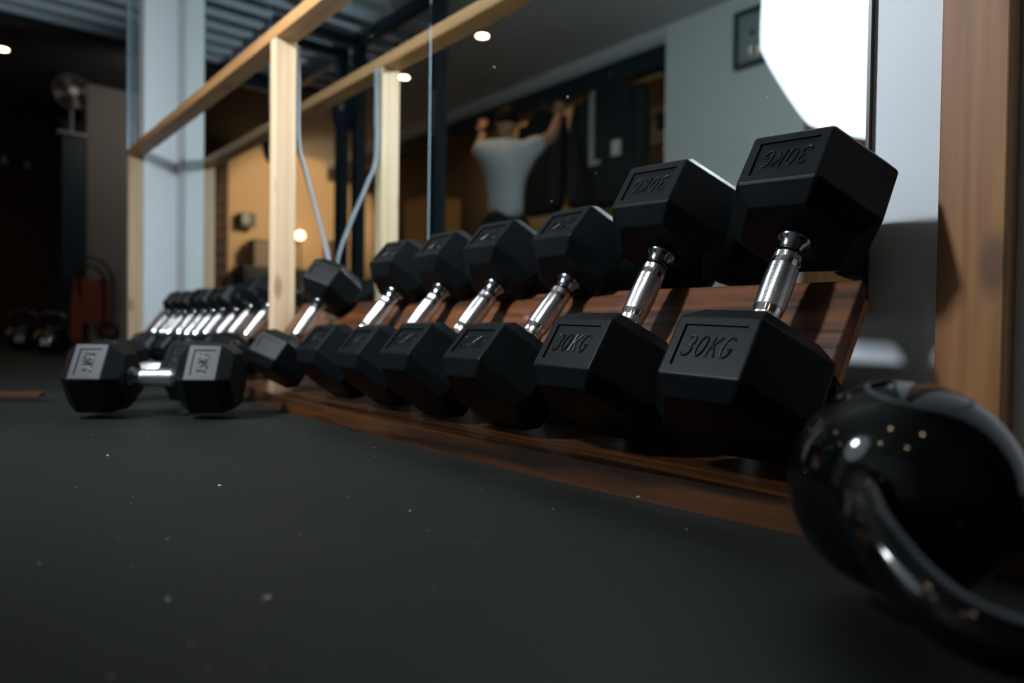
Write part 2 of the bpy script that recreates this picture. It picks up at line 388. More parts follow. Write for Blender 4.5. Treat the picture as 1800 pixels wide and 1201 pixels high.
def text_mesh(s, size, depth, shear=.22, offset=-.0004, mt='rubber_text', fit=None):
    cu_ = bpy.data.curves.new('t', 'FONT'); cu_.body = s; cu_.size = size; cu_.extrude = depth; cu_.shear = shear
    cu_.align_x = 'CENTER'; cu_.align_y = 'CENTER'; cu_.offset = offset; cu_.resolution_u = 4
    o = bpy.data.objects.new('t', cu_); col.objects.link(o); dg = bpy.context.evaluated_depsgraph_get()
    me = bpy.data.meshes.new_from_object(o.evaluated_get(dg)); bpy.data.objects.remove(o); bpy.data.curves.remove(cu_)
    if fit:
        xs0 = [v.co.x for v in me.vertices]; ys0 = [v.co.y for v in me.vertices]
        cx, cy = (min(xs0)+max(xs0))/2, (min(ys0)+max(ys0))/2; kx, ky = fit[0]/(max(xs0)-min(xs0)), fit[1]/(max(ys0)-min(ys0))
        for v in me.vertices: v.co.x = (v.co.x-cx)*kx; v.co.y = (v.co.y-cy)*ky
    me.materials.clear(); me.materials.append(M[mt]); return me
def arc(cx, cy, rx, ry, a0, a1, n=10):
    return [(cx+rx*math.cos(math.radians(a0+(a1-a0)*i/n)), cy+ry*math.sin(math.radians(a0+(a1-a0)*i/n))) for i in range(n+1)]
GLYPH = {'0': [arc(.3, .5, .27, .5, 90, 450, 20)], '1': [[(.15, .8), (.35, 1), (.35, 0)]],
         '2': [arc(.3, .72, .26, .28, 160, -35, 10)+[(.02, 0), (.6, 0)]],
         '3': [arc(.27, .75, .27, .25, 150, -90, 10)+arc(.27, .26, .31, .26, 90, -155, 12)],
         '5': [[(.55, 1), (.12, 1), (.06, .56)]+arc(.26, .30, .31, .31, 115, -150, 12)],
         'K': [[(.05, 0), (.05, 1)], [(.6, 1), (.06, .42)], [(.22, .58), (.62, 0)]],
         'G': [arc(.34, .5, .33, .5, 45, 320, 16)+[(.62, .42), (.36, .42)]]}
def stroke_text(txt, wd, ht, rad, shear=.2):
    bm = bmesh.new(); n = len(txt); adv = wd/(n-.25)
    for i, ch in enumerate(txt):
        for st in GLYPH[ch]:
            pts = []
            for x, y in st:
                yy = (y-.5)*ht; q = (-wd/2+i*adv+x*adv*1.15+yy*shear, yy, 0)
                if not pts or (Vector(q)-Vector(pts[-1])).length > 1e-5: pts.append(q)
            closed = (Vector(pts[0])-Vector(pts[-1])).length < 1e-4
            tube(bm, pts[:-1] if closed else pts, rad, 6, closed=closed)
    me = bpy.data.meshes.new('embossed_weight'); bmesh.ops.recalc_face_normals(bm, faces=bm.faces[:]); bm.to_mesh(me); bm.free(); me.materials.append(M['rubber_text']); return me
def make_dumbbell(name, E, h, d, txt, label, group=None):
    root = empty(name, (0, 0, 0), label, 'dumbbell', group); L = 2*h+d; ap = E*math.sqrt(3)/2
    hm = head_mesh(E, h)
    tm = stroke_text(txt, (E-.0265)*.80, (h-.026)*.52, .0013) if txt else None
    for up in (0, 1):
        hd = link('head', hm, None, root)
        if up: hd.matrix_local = Matrix.Translation((0, 0, L)) @ Matrix.Rotation(math.pi, 4, 'Y')
        if tm:
            t = link('embossed_weight', tm, None, hd)
            t.matrix_local = Matrix.Translation((-.001, -ap+.0022, h*.5)) @ Matrix.Rotation(math.pi/2, 4, 'X')
    g = d/2-CI; c = L/2
    pr = [(-g-.004, .0125), (-g+.012, .0128), (-g+.020, .0140), (-g+.021, .0158), (-g+.034, .0166), (-g+.036, .0164), (-.022, .0178), (0, .0181), (.022, .0178), (g-.036, .0164), (g-.034, .0166), (g-.021, .0158), (g-.020, .0140), (g-.012, .0128), (g+.004, .0125)]
    bm = bmesh.new(); lathe(bm, pr, 32); hn = link('handle', bm, 'chrome', root, smooth=True, loc=(0, 0, c))
    for s in (-1, 1):
        bm = bmesh.new(); q = [(-.002, .0190), (.0005, .0222), (.003, .0222), (.006, .0200), (.011, .0168), (.018, .0155), (.019, .013)]
        lathe(bm, [(s*(-z), r) if s > 0 else (z, r) for z, r in q], 32)
        link('collar', bm, 'chrome_dark', hn, smooth=True, loc=(0, 0, s*g))
    bm = bmesh.new(); lathe(bm, [(-.030, .0160), (-.0295, .01775), (-.015, .0182), (0, .0184), (.015, .0182), (.0295, .01775), (.030, .0160)], 48)
    link('knurled_grip', bm, 'knurl', hn, smooth=True)
    for s in (-1, 1):
        bm = bmesh.new(); zz = s*(g-.029); lathe(bm, [(zz-.0045, .0160), (zz-.004, .0170), (zz+.004, .0168), (zz+.0045, .0155)], 48)
        link('knurled_band', bm, 'knurl', hn, smooth=True)
    root['_d'] = (E, h, d)
    return root
def pose(o, x, y, z, th, psi, phi):
    a = Vector((0, math.cos(th), math.sin(th))); r = Vector((1, 0, 0)); n = Vector((0, -math.sin(th), math.cos(th)))
    a, r = a*math.cos(psi)+r*math.sin(psi), r*math.cos(psi)-a*math.sin(psi)
    r, n = r*math.cos(phi)+n*math.sin(phi), n*math.cos(phi)-r*math.sin(phi)
    y_ = -n
    o.matrix_world = Matrix(((r.x, y_.x, a.x, x), (r.y, y_.y, a.y, y), (r.z, y_.z, a.z, z), (0, 0, 0, 1)))
A = make_dumbbell('dumbbell', .0953, .0735, .190, '30KG', '')
B = make_dumbbell('dumbbell', .0898, .067, .189, '25KG', '')
C_ = make_dumbbell('dumbbell', .0858, .066, .188, '20KG', '')
D_ = make_dumbbell('dumbbell', .0790, .054, .168, None, '')
E_ = make_dumbbell('dumbbell', .0690, .052, .172, None, '')
F_ = make_dumbbell('dumbbell', .0545, .050, .166, None, '')
used = set()
def put(src, x, y, z, th, psi, phi, label, group=None):
    o = src if src.name not in used else copy_tree(src)
    used.add(src.name); pose(o, x, y, z, th, psi, phi); o['label'] = label; o['category'] = 'dumbbell'
    if group: o['group'] = group
    return o
G = 'rubber hex dumbbells leaning in the row'
row = [(A, -.4305, -.2821, .0842, .985, -.007, -.069, 'largest 30KG hex dumbbell, rightmost of the row beside the white wall'),
       (A, -.6312, -.2797, .0830, .979, -.007, -.046, '30KG hex dumbbell second from the right in the leaning row'),
       (B, -.8160, -.3060, .0795, .830, .0, .010, 'hex dumbbell reading 25KG, directly left of the two 30KG ones'),
       (B, -.9980, -.3110, .0795, .823, -.02, -.015, 'hex dumbbell fourth from the right, next left of the sharp 25KG one'),
       (C_, -1.178, -.3030, .0770, .850, .0, .009, 'hex dumbbell fifth from the right in the leaning row'),
       (C_, -1.353, -.3070, .0778, .836, -.03, -.03, 'hex dumbbell sixth from the right, its upper head in front of the mirrored post'),
       (D_, -1.650, -.3097, .0728, .931, -.026, -.60, 'rolled hex dumbbell standing alone just right of the pine post'),
       (E_, -2.03, -.300, .070, .90, 0, -.5, 'hex dumbbell just beyond the pine post, its upper head hidden by it'),
       (E_, -2.175, -.298, .070, .90, 0, -.1, 'small hex dumbbell first visible left of the pine post')]
for r in row: put(*r, G)
xs_ = [-2.31, -2.425, -2.54, -2.655, -2.77, -2.885, -3.0, -3.13]
ords = ['second', 'third', 'fourth', 'fifth', 'sixth', 'seventh', 'eighth', 'last']
for i, x in enumerate(xs_):
    put(F_, x, -.292+R.uniform(-.006, .006), .0665, .90+R.uniform(-.02, .02), R.uniform(-.03, .03), R.choice((0, -.5, .06, -.15)) if i != 1 else 0,
        'small hex dumbbell %s left of the pine post in the blurred far row' % ords[i], G)
# two dumbbells lying on the mats
def lay(o, cx, cy, ang, z=0):
    E, h, d = o['_d']; L = 2*h+d; ap = E*math.sqrt(3)/2
    a = Vector((math.cos(ang), math.sin(ang), 0))      # axis
    # panel normal: 30 deg above horizontal, towards the camera side
    side = Vector((a.y, -a.x, 0)); n = side*math.cos(math.radians(30))+Vector((0, 0, 1))*math.sin(math.radians(30))
    r = n.cross(a)*-1; y_ = -n
    r = y_.cross(a)
    c = Vector((cx, cy, ap+z))-a*(L/2)
    o.matrix_world = Matrix(((r.x, y_.x, a.x, c.x), (r.y, y_.y, a.y, c.y), (r.z, y_.z, a.z, c.z), (0, 0, 0, 1)))
F1 = make_dumbbell('dumbbell', .0775, .062, .150, '15KG', ''); F1['label'] = 'hex dumbbell lying on the mat in front, its chrome handle facing us'
lay(F1, -1.525, -.592, math.atan2(.81, .585), .001)
F2 = copy_tree(F1); F2['label'] = 'hex dumbbell lying on the mat just behind the front one'
lay(F2, -1.80, -.535, math.atan2(.6, .8), .001)
for o in (F1, F2): o['group'] = 'hex dumbbells lying on the floor'
for o in bpy.data.objects:
    if '_d' in o: del o['_d']

# ------------------------------------------------------------------ kettlebells
def kettlebell_front():
    root = empty('kettlebell', (-.193, -.443, .072), 'large glossy black kettlebell lying on its side at lower right', 'kettlebell')
    c = Vector(root.location)
    bm = bmesh.new(); bmesh.ops.create_uvsphere(bm, u_segments=64, v_segments=40, radius=.072)
    link('body', bm, 'gloss', root, smooth=True)
    pts = [(-.190, -.486, .078), (-.186, -.512, .076), (-.172, -.538, .066), (-.146, -.556, .048), (-.118, -.563, .034), (-.088, -.548, .027), (-.070, -.512, .031), (-.080, -.470, .050), (-.118, -.440, .066)]
    rd = [.021, .0165, .0145, .0145, .0150, .0150, .0150, .0160, .022]
    sp = spline(pts, 8); rr = []
    for i in range(len(rd)-1):
        for j in range(8): rr.append(rd[i]+(rd[i+1]-rd[i])*j/8)
    rr.append(rd[-1])
    bm = bmesh.new(); tube(bm, [p-c for p in sp], rr, 24); link('handle', bm, 'gloss', root, smooth=True)
    # flat weight disc cast on the shoulder of the ball
    d = Vector((.012, -.008, .065)).normalized(); q = d.to_track_quat('Z', 'Y').to_matrix().to_4x4()
    bm = bmesh.new(); lathe(bm, [(.056, .034), (.0640, .0325), (.0652, .031), (.0690, .020), (.0712, .008), (.0714, .002)], 48, q); link('weight_disc', bm, 'kb_label', root, smooth=True)
kettlebell_front()
def kettlebell(loc, s, rz, label, group):
    root = empty('kettlebell', loc, label, 'kettlebell', group); root.rotation_euler.z = rz
    bm = bmesh.new(); lathe(bm, [(0, .055*s), (.004*s, .06*s), (.03*s, .086*s), (.07*s, .098*s), (.11*s, .09*s), (.145*s, .06*s), (.158*s, .03*s)], 32)
    link('body', bm, 'gloss', root, smooth=True)
    sp = spline([(-.055*s, 0, .13*s), (-.068*s, 0, .18*s), (-.055*s, 0, .225*s), (0, 0, .24*s), (.055*s, 0, .225*s), (.068*s, 0, .18*s), (.055*s, 0, .13*s)], 6)
    bm = bmesh.new(); tube(bm, sp, .0165*s, 12); link('handle', bm, 'gloss', root, smooth=True)
    bm = bmesh.new(); t = text_mesh('50', .05*s, .001, 0, 0, 'label'); o = link('painted_number', t, None, root)
    o.matrix_local = Matrix.Translation((0, -.0985*s, .07*s)) @ Matrix.Rotation(math.pi/2, 4, 'X')
KG = 'kettlebells on the floor at far left'
kettlebell((-4.66, -.40, .0), .95, math.radians(62), 'black kettlebell with a pale number, nearest one at far left', KG)
kettlebell((-5.35, -.47, .0), 1.0, math.radians(70), 'black kettlebell at the left picture edge behind the numbered one', KG)
kettlebell((-4.62, -.13, .0), .7, math.radians(50), 'small low black kettlebell right of the numbered one at far left', KG)

# ------------------------------------------------------------------ small things on the floor
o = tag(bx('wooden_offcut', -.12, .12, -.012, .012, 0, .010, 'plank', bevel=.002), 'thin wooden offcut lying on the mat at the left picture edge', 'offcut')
o.location = (-2.055, -.83, .0); o.rotation_euler = (0, 0, math.radians(52))
bm = bmesh.new()
def crumb(x, y, s):
    q = Matrix.Translation((x, y, s*.3)) @ Matrix.Rotation(R.uniform(0, 3), 4, 'Z') @ Matrix.Rotation(R.uniform(0, .6), 4, 'X')
    box(bm, -s, s, -s*.5, s*.5, -s*.35, s*.35, mtx=q)
for x, y, s in ((-.782, -.705, .0022), (-1.042, -.766, .003), (-.477, -.832, .0018), (-.441, -.782, .0022), (-.569, -.597, .0018), (-.475, -.377, .0016)): crumb(x, y, s)
for _ in range(90): crumb(R.uniform(-2.2, -.3), R.uniform(-.95, -.42), R.uniform(.0004, .0009))
tag(link('debris', bm, 'debris'), 'pale crumbs and chips scattered over the black mats', 'debris', kind='stuff')

# ------------------------------------------------------------------ photographer's umbrella light (seen in the mirror)
um = empty('lighting_umbrella', (-1.22, -1.83, 0), 'large lit white photographic umbrella on a black stand', 'umbrella')
uc = Vector((0, -.02, 1.46)); ax = Vector((-.22, 1.0, -.38)).normalized(); q = ax.to_track_quat('Z', 'Y').to_matrix().to_4x4()
bm = bmesh.new(); NR, NS, RU = 10, 64, .545
rings = []
for i in range(1, NR+1):
    t = i/NR; ring = []
    for k in range(NS):
        a = 2*math.pi*k/NS; sc_ = 1-.035*t*abs(math.sin(a*4))      # scalloped between 8 ribs
        r = RU*t*sc_; z = .17*(1-t*t)-.012*abs(math.sin(a*4))*t
        ring.append(bm.verts.new(uc+(q @ Vector((r*math.cos(a), r*math.sin(a), z)))))
    rings.append(ring)
c0 = bm.verts.new(uc+(q @ Vector((0, 0, .172))))
for k in range(NS): bm.faces.new((c0, rings[0][k], rings[0][(k+1) % NS]))
for a, b in zip(rings, rings[1:]):
    for k in range(NS): bm.faces.new((a[k], b[k], b[(k+1) % NS], a[(k+1) % NS]))
link('canopy', bm, 'umb', um, smooth=True)
for k in range(8):
    a = 2*math.pi*k/8; bm = bmesh.new()
    tube(bm, [uc+(q @ Vector((RU*t*math.cos(a), RU*t*math.sin(a), .17*(1-t*t)-.006))) for t in (0.02, .25, .5, .75, 1.0)], .002, 6); link('rib', bm, 'metal_grey', um)
bm = bmesh.new(); tube(bm, [uc+ax*.2, uc-ax*.55], .005, 8); link('shaft', bm, 'metal_grey', um)
hp = uc-ax*.42+Vector((0, 0, -.05))
bm = bmesh.new(); tube(bm, [hp-ax*.16, hp+ax*.02], .055, 20); link('flash_head', bm, 'dark', um, smooth=True)
bm = bmesh.new(); tube(bm, [Vector((hp.x-ax.x*.08, hp.y-ax.y*.08, .02)), hp-ax*.08+Vector((0, 0, -.03))], .014, 12); link('stand_pole', bm, 'dark', um, smooth=True)
for k in range(3):
    a = 2*math.pi*k/3+.4; b0 = Vector((hp.x-ax.x*.08, hp.y-ax.y*.08, 0)); bm = bmesh.new()
    tube(bm, [b0+Vector((0, 0, .45)), b0+Vector((.42*math.cos(a), .42*math.sin(a), .012))], .009, 8); link('leg', bm, 'dark', um)

# ------------------------------------------------------------------ downlights
def downlight(x, y, lit, label, group=None, power=None):
    o = empty('ceiling_downlight', (x, y, H), label, 'ceiling light', group)
    bm = bmesh.new(); lathe(bm, [(-.008, .058), (-.008, .046), (0, .046), (0, .058)], 24, caps=False)
    bm.faces.ensure_lookup_table(); link('trim_ring', bm, 'trim_grey', o, smooth=True)
    bm = bmesh.new(); lathe(bm, [(-.006, .045), (-.002, .045)], 24); link('lens', bm, 'spot' if lit else 'trim_grey', o)
    if lit:
        l = lamp('downlight_lamp', 'SPOT', (x, y, H-.02), power or SPOT*6, (1, .76, .46), .045, (x, y, 0), spot_size=2.2, spot_blend=.6)
        return o
GL = 'warm ceiling downlights'
downlight(-4.344, -2.347, 1, 'lit downlight seen in the mirror at the top centre', GL)
downlight(-5.528, -2.365, 1, 'lit downlight seen in the mirror just beside the mirrored post', GL)
downlight(-5.133, -2.952, 0, 'unlit downlight seen in the mirror above the reaching person', GL)
downlight(-7.2, -.455, 1, 'lit downlight at the far left edge of the ceiling', GL, 5)
for x, y, lab in ((-3.1, -2.35, 'over the opening corner'), (-1.9, -2.35, 'behind the umbrella'), (-.5, -2.35, 'above the framed board'), (.7, -2.2, 'at the back right corner'), (-3.1, -1.2, 'over the open mats'), (-.3, -1.35, 'right over the camera'), (.8, -1.1, 'by the right wall')):
    downlight(x, y, 1, 'warm lit downlight in the near ceiling '+lab, GL, 1.2)

# ------------------------------------------------------------------ mirrored room: squat racks
def rack(x0, x1, label, tagged):
    o = empty('squat_rack', ((x0+x1)/2, -1.57, 0), label, 'rack'); cx, cy = (x0+x1)/2, -1.57
    def part(name, a, m='navy'):
        bm = bmesh.new(); box(bm, a[0]-cx, a[1]-cx, a[2]-cy, a[3]-cy, a[4], a[5], .004); return link(name, bm, m, o)
    for x in (x0, x1):
        u = part('upright', (x-.045, x+.045, -1.61, -1.53, .02, 2.36))
        part('foot', (x-.045, x+.045, -1.95, -1.05, 0, .05))
        part('top_arm', (x-.035, x+.035, -1.53, -1.0, 2.26, 2.34))
    part('crossbeam', (x0+.045, x1-.045, -1.60, -1.54, 2.27, 2.35)); part('pull_up_bar', (x0+.035, x1-.035, -1.06, -1.02, 2.28, 2.32))
    return o
rk = rack(-4.85, -3.78, 'navy steel squat rack reflected in the mirror beside the person', True)
rk2 = rack(-6.25, -5.13, 'navy steel squat rack reflected in the mirror behind the middle post', False)
# pale vertical marking on the near upright
for i in range(7):
    bm = bmesh.new(); box(bm, .505, .565, .0405, .0415, 1.40+i*.042, 1.40+i*.042+.028+.006*(i % 2)); link('upright_lettering', bm, 'metal_grey', rk)
# round target pad on the rack
tp = empty('target_pad', (-4.93, -1.50, 1.84), 'round dark navy target pad fixed to the rack', 'pad')
bm = bmesh.new(); lathe(bm, [(-.03, .17), (-.02, .19), (.02, .19), (.03, .17)], 40, Matrix.Rotation(-math.pi/2, 4, 'X')); link('pad', bm, 'navy', tp, smooth=True)
bm = bmesh.new(); lathe(bm, [(.03, .03), (.045, .025)], 20, Matrix.Rotation(-math.pi/2, 4, 'X')); link('hub', bm, 'metal_grey', tp, smooth=True)
wp = empty('weight_plate', (-6.25, -1.47, 1.86), 'large black weight plate hung on the rack, half hidden by the pine post', 'weight plate')
bm = bmesh.new(); lathe(bm, [(-.03, .20), (-.03, .225), (.03, .225), (.03, .20), (.015, .19), (.015, .06), (.03, .05), (.03, .026)], 40, Matrix.Rotation(-math.pi/2, 4, 'X')); link('disc', bm, 'dark', wp, smooth=True)
# bulb and objects on the end wall
lb = empty('table_lamp', (-8.8, -2.80, .888), 'small warm glowing lamp on the dark cupboard', 'lamp')
bm = bmesh.new(); lathe(bm, [(0, .06), (.01, .06), (.02, .012), (.42, .012)], 16); link('stand', bm, 'dark', lb, smooth=True)
bm = bmesh.new(); bmesh.ops.create_uvsphere(bm, u_segments=16, v_segments=10, radius=.055); link('bulb', bm, 'warm_bulb', lb, smooth=True, loc=(0, 0, .46))
tv = empty('wall_speaker', (-8.9, -2.14, 1.40), 'small dark box with a grey face on the tan wall', 'speaker')
bm = bmesh.new(); box(bm, -.08, .08, -.09, .09, 0, .17, .008); link('cabinet', bm, 'dark', tv)
bm = bmesh.new(); box(bm, .081, .086, -.01, .075, .02, .15); link('grille', bm, 'frame', tv)
for i, (y, z) in enumerate(((-2.25, .888), (-2.5, .888), (-3.3, .888), (-3.7, .888))):
    o = empty('storage_crate', (-8.78, y, z), ['dark crate left on the cupboard under the speaker', 'dark crate on the cupboard left of the lamp', 'dark crate on the cupboard right of the lamp', 'farthest dark crate on the long cupboard'][i], 'crate', 'crates on the long cupboard')
    bm = bmesh.new(); hh = (.32, .26, .4, .3)[i]
    for a in ((-.15, .15, -.1, .1, 0, .015), (-.15, -.135, -.1, .1, .015, hh), (.135, .15, -.1, .1, .015, hh), (-.135, .135, -.1, -.085, .015, hh), (-.135, .135, .085, .1, .015, hh)): box(bm, *a)
    link('shell', bm, 'back_wall', o)
    bm = bmesh.new(); box(bm, -.155, .155, -.105, .105, hh, hh+.02, .004); link('lid', bm, 'dark', o)
tag(bx('orange_panel', -8.56, -8.52, -3.80, -3.50, -.012, 1.95, 'warm_wall', bevel=.004), 'tall orange-lit wooden panel beside the mirrored post', 'panel')

# jackets on the rail in the opening
rl = tag(cyl('coat_rail', (-5.2, -3.215, 2.06), (-3.31, -3.215, 2.06), .016, 'pine_rail'), 'wooden coat rail under the dark lintel', 'rail')
def jacket(cx, w_, top, h_, label, trim):
    o = empty('hanging_jacket', (cx, -3.20, top-h_), label, 'jacket', 'dark jackets on the coat rail')
    bm = bmesh.new(); prev = None; n = 28
    prof = [(0, .92, .075), (.1, .96, .085), (.45, 1.0, .09), (.72, .98, .085), (.86, .93, .075), (.93, .68, .06), (.975, .34, .045), (1.0, .16, .035)]
    for t, ws, dp in prof:
        ring = []
        for k in range(n):
            a = 2*math.pi*k/n; wob = 1+.04*math.sin(5*a+3*t)
            ring.append(bm.verts.new((w_/2*ws*math.copysign(abs(math.cos(a))**.7, math.cos(a)), dp*math.sin(a)*wob, h_*t)))
        if prev:
            for k in range(n): bm.faces.new((prev[k], prev[(k+1) % n], ring[(k+1) % n], ring[k]))
        else: bm.faces.new(ring[::-1])
        prev = ring
    bm.faces.new(prev); link('body', bm, 'cloth', o, smooth=True)
    for s in (-1, 1):
        bm = bmesh.new(); tube(bm, spline([(s*w_*.40, .0, h_*.88), (s*w_*.47, .02, h_*.6), (s*w_*.46, .03, h_*.2), (s*w_*.44, .04, h_*.02)], 4), [.07]*12+[.05], 12); link('sleeve', bm, 'cloth', o, smooth=True)
    bm = bmesh.new(); tube(bm, [(0, 0, h_), (0, -.0, h_+.05), (.02, 0, h_+.075), (0, 0, h_+.092)], .004, 6); link('hanger_hook', bm, 'metal_grey', o)
    if trim:
        bm = bmesh.new(); box(bm, -.12, -.07, .090, .102, h_*.36, h_*.93); box(bm, -.12, -.0, .090, .102, h_*.32, h_*.36); link('pale_zip', bm, 'grey_cloth', o)
        bm = bmesh.new(); box(bm, .12, .21, .092, .102, h_*.36, h_*.48); link('white_tag', bm, 'label', o)
jacket(-3.80, .74, 2.13, .97, 'dark navy jacket with a pale zip and white tag on the coat rail', True)
jacket(-4.58, .52, 2.08, .90, 'plain black jacket beside the person on the coat rail', False)
# framed board on the pale wall
fb = empty('framed_board', (-2.46, -3.25, 1.93), 'dark-framed glazed notice board on the pale wall', 'board')
for a in ((-.25, .25, -.01, .03, 0, .03), (-.25, .25, -.01, .03, .35, .38), (-.25, -.22, -.01, .03, .03, .35), (.22, .25, -.01, .03, .03, .35)):
    bm = bmesh.new(); box(bm, *a, .002); link('frame_bar', bm, 'frame', fb)
bm = bmesh.new(); box(bm, -.22, .22, -.008, .012, .03, .35); link('glass', bm, 'glassboard', fb)
for i, (x, z) in enumerate(((-.1, .1), (-.02, .07), (-.12, .22))):
    bm = bmesh.new(); lathe(bm, [(.013, .02), (.016, .018)], 16, Matrix.Translation((x, 0, z)) @ Matrix.Rotation(-math.pi/2, 4, 'X')); link('pinned_disc', bm, 'frame', fb)
tag(bx('door_panel', -2.2, -1.0, -3.258, -3.22, -.012, 1.55, 'pine_brown', bevel=.004), 'brown timber panel low on the pale wall behind the umbrella', 'panel')
# cloakroom furniture
tag(bx('plywood_box', -8.35, -7.75, -4.6, -4.1, -.012, 1.9, 'ply', bevel=.006), 'tall plywood box standing in the cloakroom left of the person', 'box')
for i, (x0, x1) in enumerate(((-6.2, -5.7), (-5.55, -5.0), (-4.9, -4.35))):
    b = tag(bx('cardboard_box', x0, x1, -4.5, -4.1, -.012, 1.0+.1*(i % 2), 'ply', bevel=.006), ['tan box behind the person in the cloakroom', 'tan box behind the jackets, middle of three', 'tan box under the navy jacket'][i], 'box', 'tan boxes in the cloakroom')
tag(bx('sign_plate', -4.75, -4.3, -4.898, -4.87, 2.1, 2.5, 'trim_grey'), 'pale grey plate high on the cloakroom wall', 'plate')
gs = empty('green_sign', (-4.62, -4.86, 2.33), 'round dark green disc on the pale plate', 'sign')
bm = bmesh.new(); lathe(bm, [(0, .09), (.015, .09), (.02, .08)], 24, Matrix.Rotation(-math.pi/2, 4, 'X')); link('disc', bm, 'green', gs, smooth=True)

# ------------------------------------------------------------------ person reaching up to the coat rail (seen in the mirror)
def skin_figure(name, joints, edges, m, parent, sub=2):
    me = bpy.data.meshes.new(name); me.from_pydata([j[0] for j in joints], edges, []); me.materials.append(M[m])
    o = bpy.data.objects.new(name, me); col.objects.link(o); o.parent = parent
    md = o.modifiers.new('skin', 'SKIN'); md.use_smooth_shade = True
    for i, j in enumerate(joints):
        r = j[1]; sv = me.skin_vertices[0].data[i]; sv.radius = (r, r) if not isinstance(r, tuple) else r
        sv.use_root = (i == 0)
    s = o.modifiers.new('sub', 'SUBSURF'); s.levels = sub; s.render_levels = sub
    return o
pr = empty('person', (-4.22, -2.50, 0), 'person in a white short-sleeved T-shirt reaching up to the coat rail', 'person')
# local frame: +x along the image right of the mirrored view (s), f away from the mirror
S = Vector((.642, -.767, 0)); Fw = Vector((-.767, -.642, 0))
def P(s, f, z): v = S*s+Fw*f; return (v.x, v.y, z)
J = [(P(0, 0, .98), (.12, .08)),         # 0 pelvis
     (P(0, 0, 1.16), (.12, .08)), (P(.0, .0, 1.36), (.15, .09)), (P(.0, .01, 1.52), (.14, .09)), (P(.0, .01, 1.62), .055), (P(.0, .02, 1.68), .052),  # 1-5 spine, neck
     (P(.18, .02, 1.57), .062), (P(.36, .10, 1.69), .052), (P(.41, .22, 1.86), .038), (P(.42, .26, 1.91), .031),   # 6-9 right-of-image arm
     (P(-.17, .02, 1.55), .062), (P(-.24, .20, 1.57), .050), (P(-.21, .36, 1.73), .036), (P(-.20, .42, 1.80), .030), # 10-13 other arm
     (P(.10, 0, .88), .10), (P(.11, .01, .50), .065), (P(.11, .04, .10), .045), (P(.11, -.10, .045), .038),          # 14-17
     (P(-.10, 0, .88), .10), (P(-.11, -.01, .50), .065), (P(-.11, .03, .10), .045), (P(-.11, -.11, .045), .038)]
Ed = [(0, 1), (1, 2), (2, 3), (3, 4), (4, 5), (3, 6), (6, 7), (7, 8), (8, 9), (3, 10), (10, 11), (11, 12), (12, 13), (0, 14), (14, 15), (15, 16), (16, 17), (0, 18), (18, 19), (19, 20), (20, 21)]
skin_figure('body', J, Ed, 'skin', pr)
# head with nose, ears; the person faces away from the mirror
bm = bmesh.new(); bmesh.ops.create_uvsphere(bm, u_segments=24, v_segments=16, radius=1)
for v in bm.verts:
    z = v.co.z; k = 1-.16*max(0, -z); v.co = Vector((v.co.x*.076*k, v.co.y*.095*k, z*.118))
hd = link('head', bm, 'skin', pr, smooth=True); hd.matrix_local = Matrix.Translation(P(0, .04, 1.775)) @ Matrix.Rotation(math.atan2(Fw.y, Fw.x)-math.pi/2, 4, 'Z')
bm = bmesh.new(); tube(bm, [(0, .088, .02), (0, .108, -.02), (0, .09, -.03)], [.008, .014, .008], 8); link('nose', bm, 'skin', hd, smooth=True)
for s in (-1, 1):
    bm = bmesh.new(); lathe(bm, [(-.008, .015), (-.004, .026), (.006, .024), (.01, .012)], 12, Matrix.Translation((s*.078, 0, 0)) @ Matrix.Rotation(s*1.4, 4, 'Y')); link('ear', bm, 'skin', hd, smooth=True)
    bm = bmesh.new(); bmesh.ops.create_uvsphere(bm, u_segments=10, v_segments=8, radius=.012, matrix=Matrix.Translation((s*.03, .083, .02))); link('eye', bm, 'dark', hd, smooth=True)
bm = bmesh.new(); tube(bm, [(-.022, .083, -.055), (0, .091, -.056), (.022, .083, -.055)], .005, 6); link('mouth', bm, 'orange', hd)
bm = bmesh.new(); bmesh.ops.create_uvsphere(bm, u_segments=24, v_segments=16, radius=1)
bmesh.ops.delete(bm, geom=[v for v in bm.verts if v.co.z < -.35 or (v.co.y > .45 and v.co.z < .45)], context='VERTS')
for v in bm.verts: v.co = Vector((v.co.x*.086, v.co.y*.105, v.co.z*.128+.006))
link('hair', bm, 'hair', hd, smooth=True)
# T-shirt follows the torso, slightly larger
TJ = [(P(0, 0, .97), (.190, .135)), (P(0, 0, 1.16), (.172, .12)), (P(0, 0, 1.36), (.195, .13)), (P(0, .01, 1.50), (.165, .115)), (P(.0, .01, 1.575), .085),
      (P(.18, .02, 1.565), .088), (P(.30, .07, 1.65), .080), (P(-.17, .02, 1.545), .088), (P(-.225, .11, 1.595), .074)]
skin_figure('t_shirt', TJ, [(0, 1), (1, 2), (2, 3), (3, 4), (3, 5), (5, 6), (3, 7), (7, 8)], 'tee', pr)
TR = [(P(0, 0, 1.00), (.178, .125)), (P(.10, 0, .86), .125), (P(.11, .01, .50), .09), (P(.11, .03, .12), .075), (P(-.10, 0, .86), .125), (P(-.11, -.01, .50), .09), (P(-.11, .03, .12), .075), (P(0, 0, 1.13), (.155, .11))]
skin_figure('trousers', TR, [(0, 7), (0, 1), (1, 2), (2, 3), (0, 4), (4, 5), (5, 6)], 'trouser', pr)
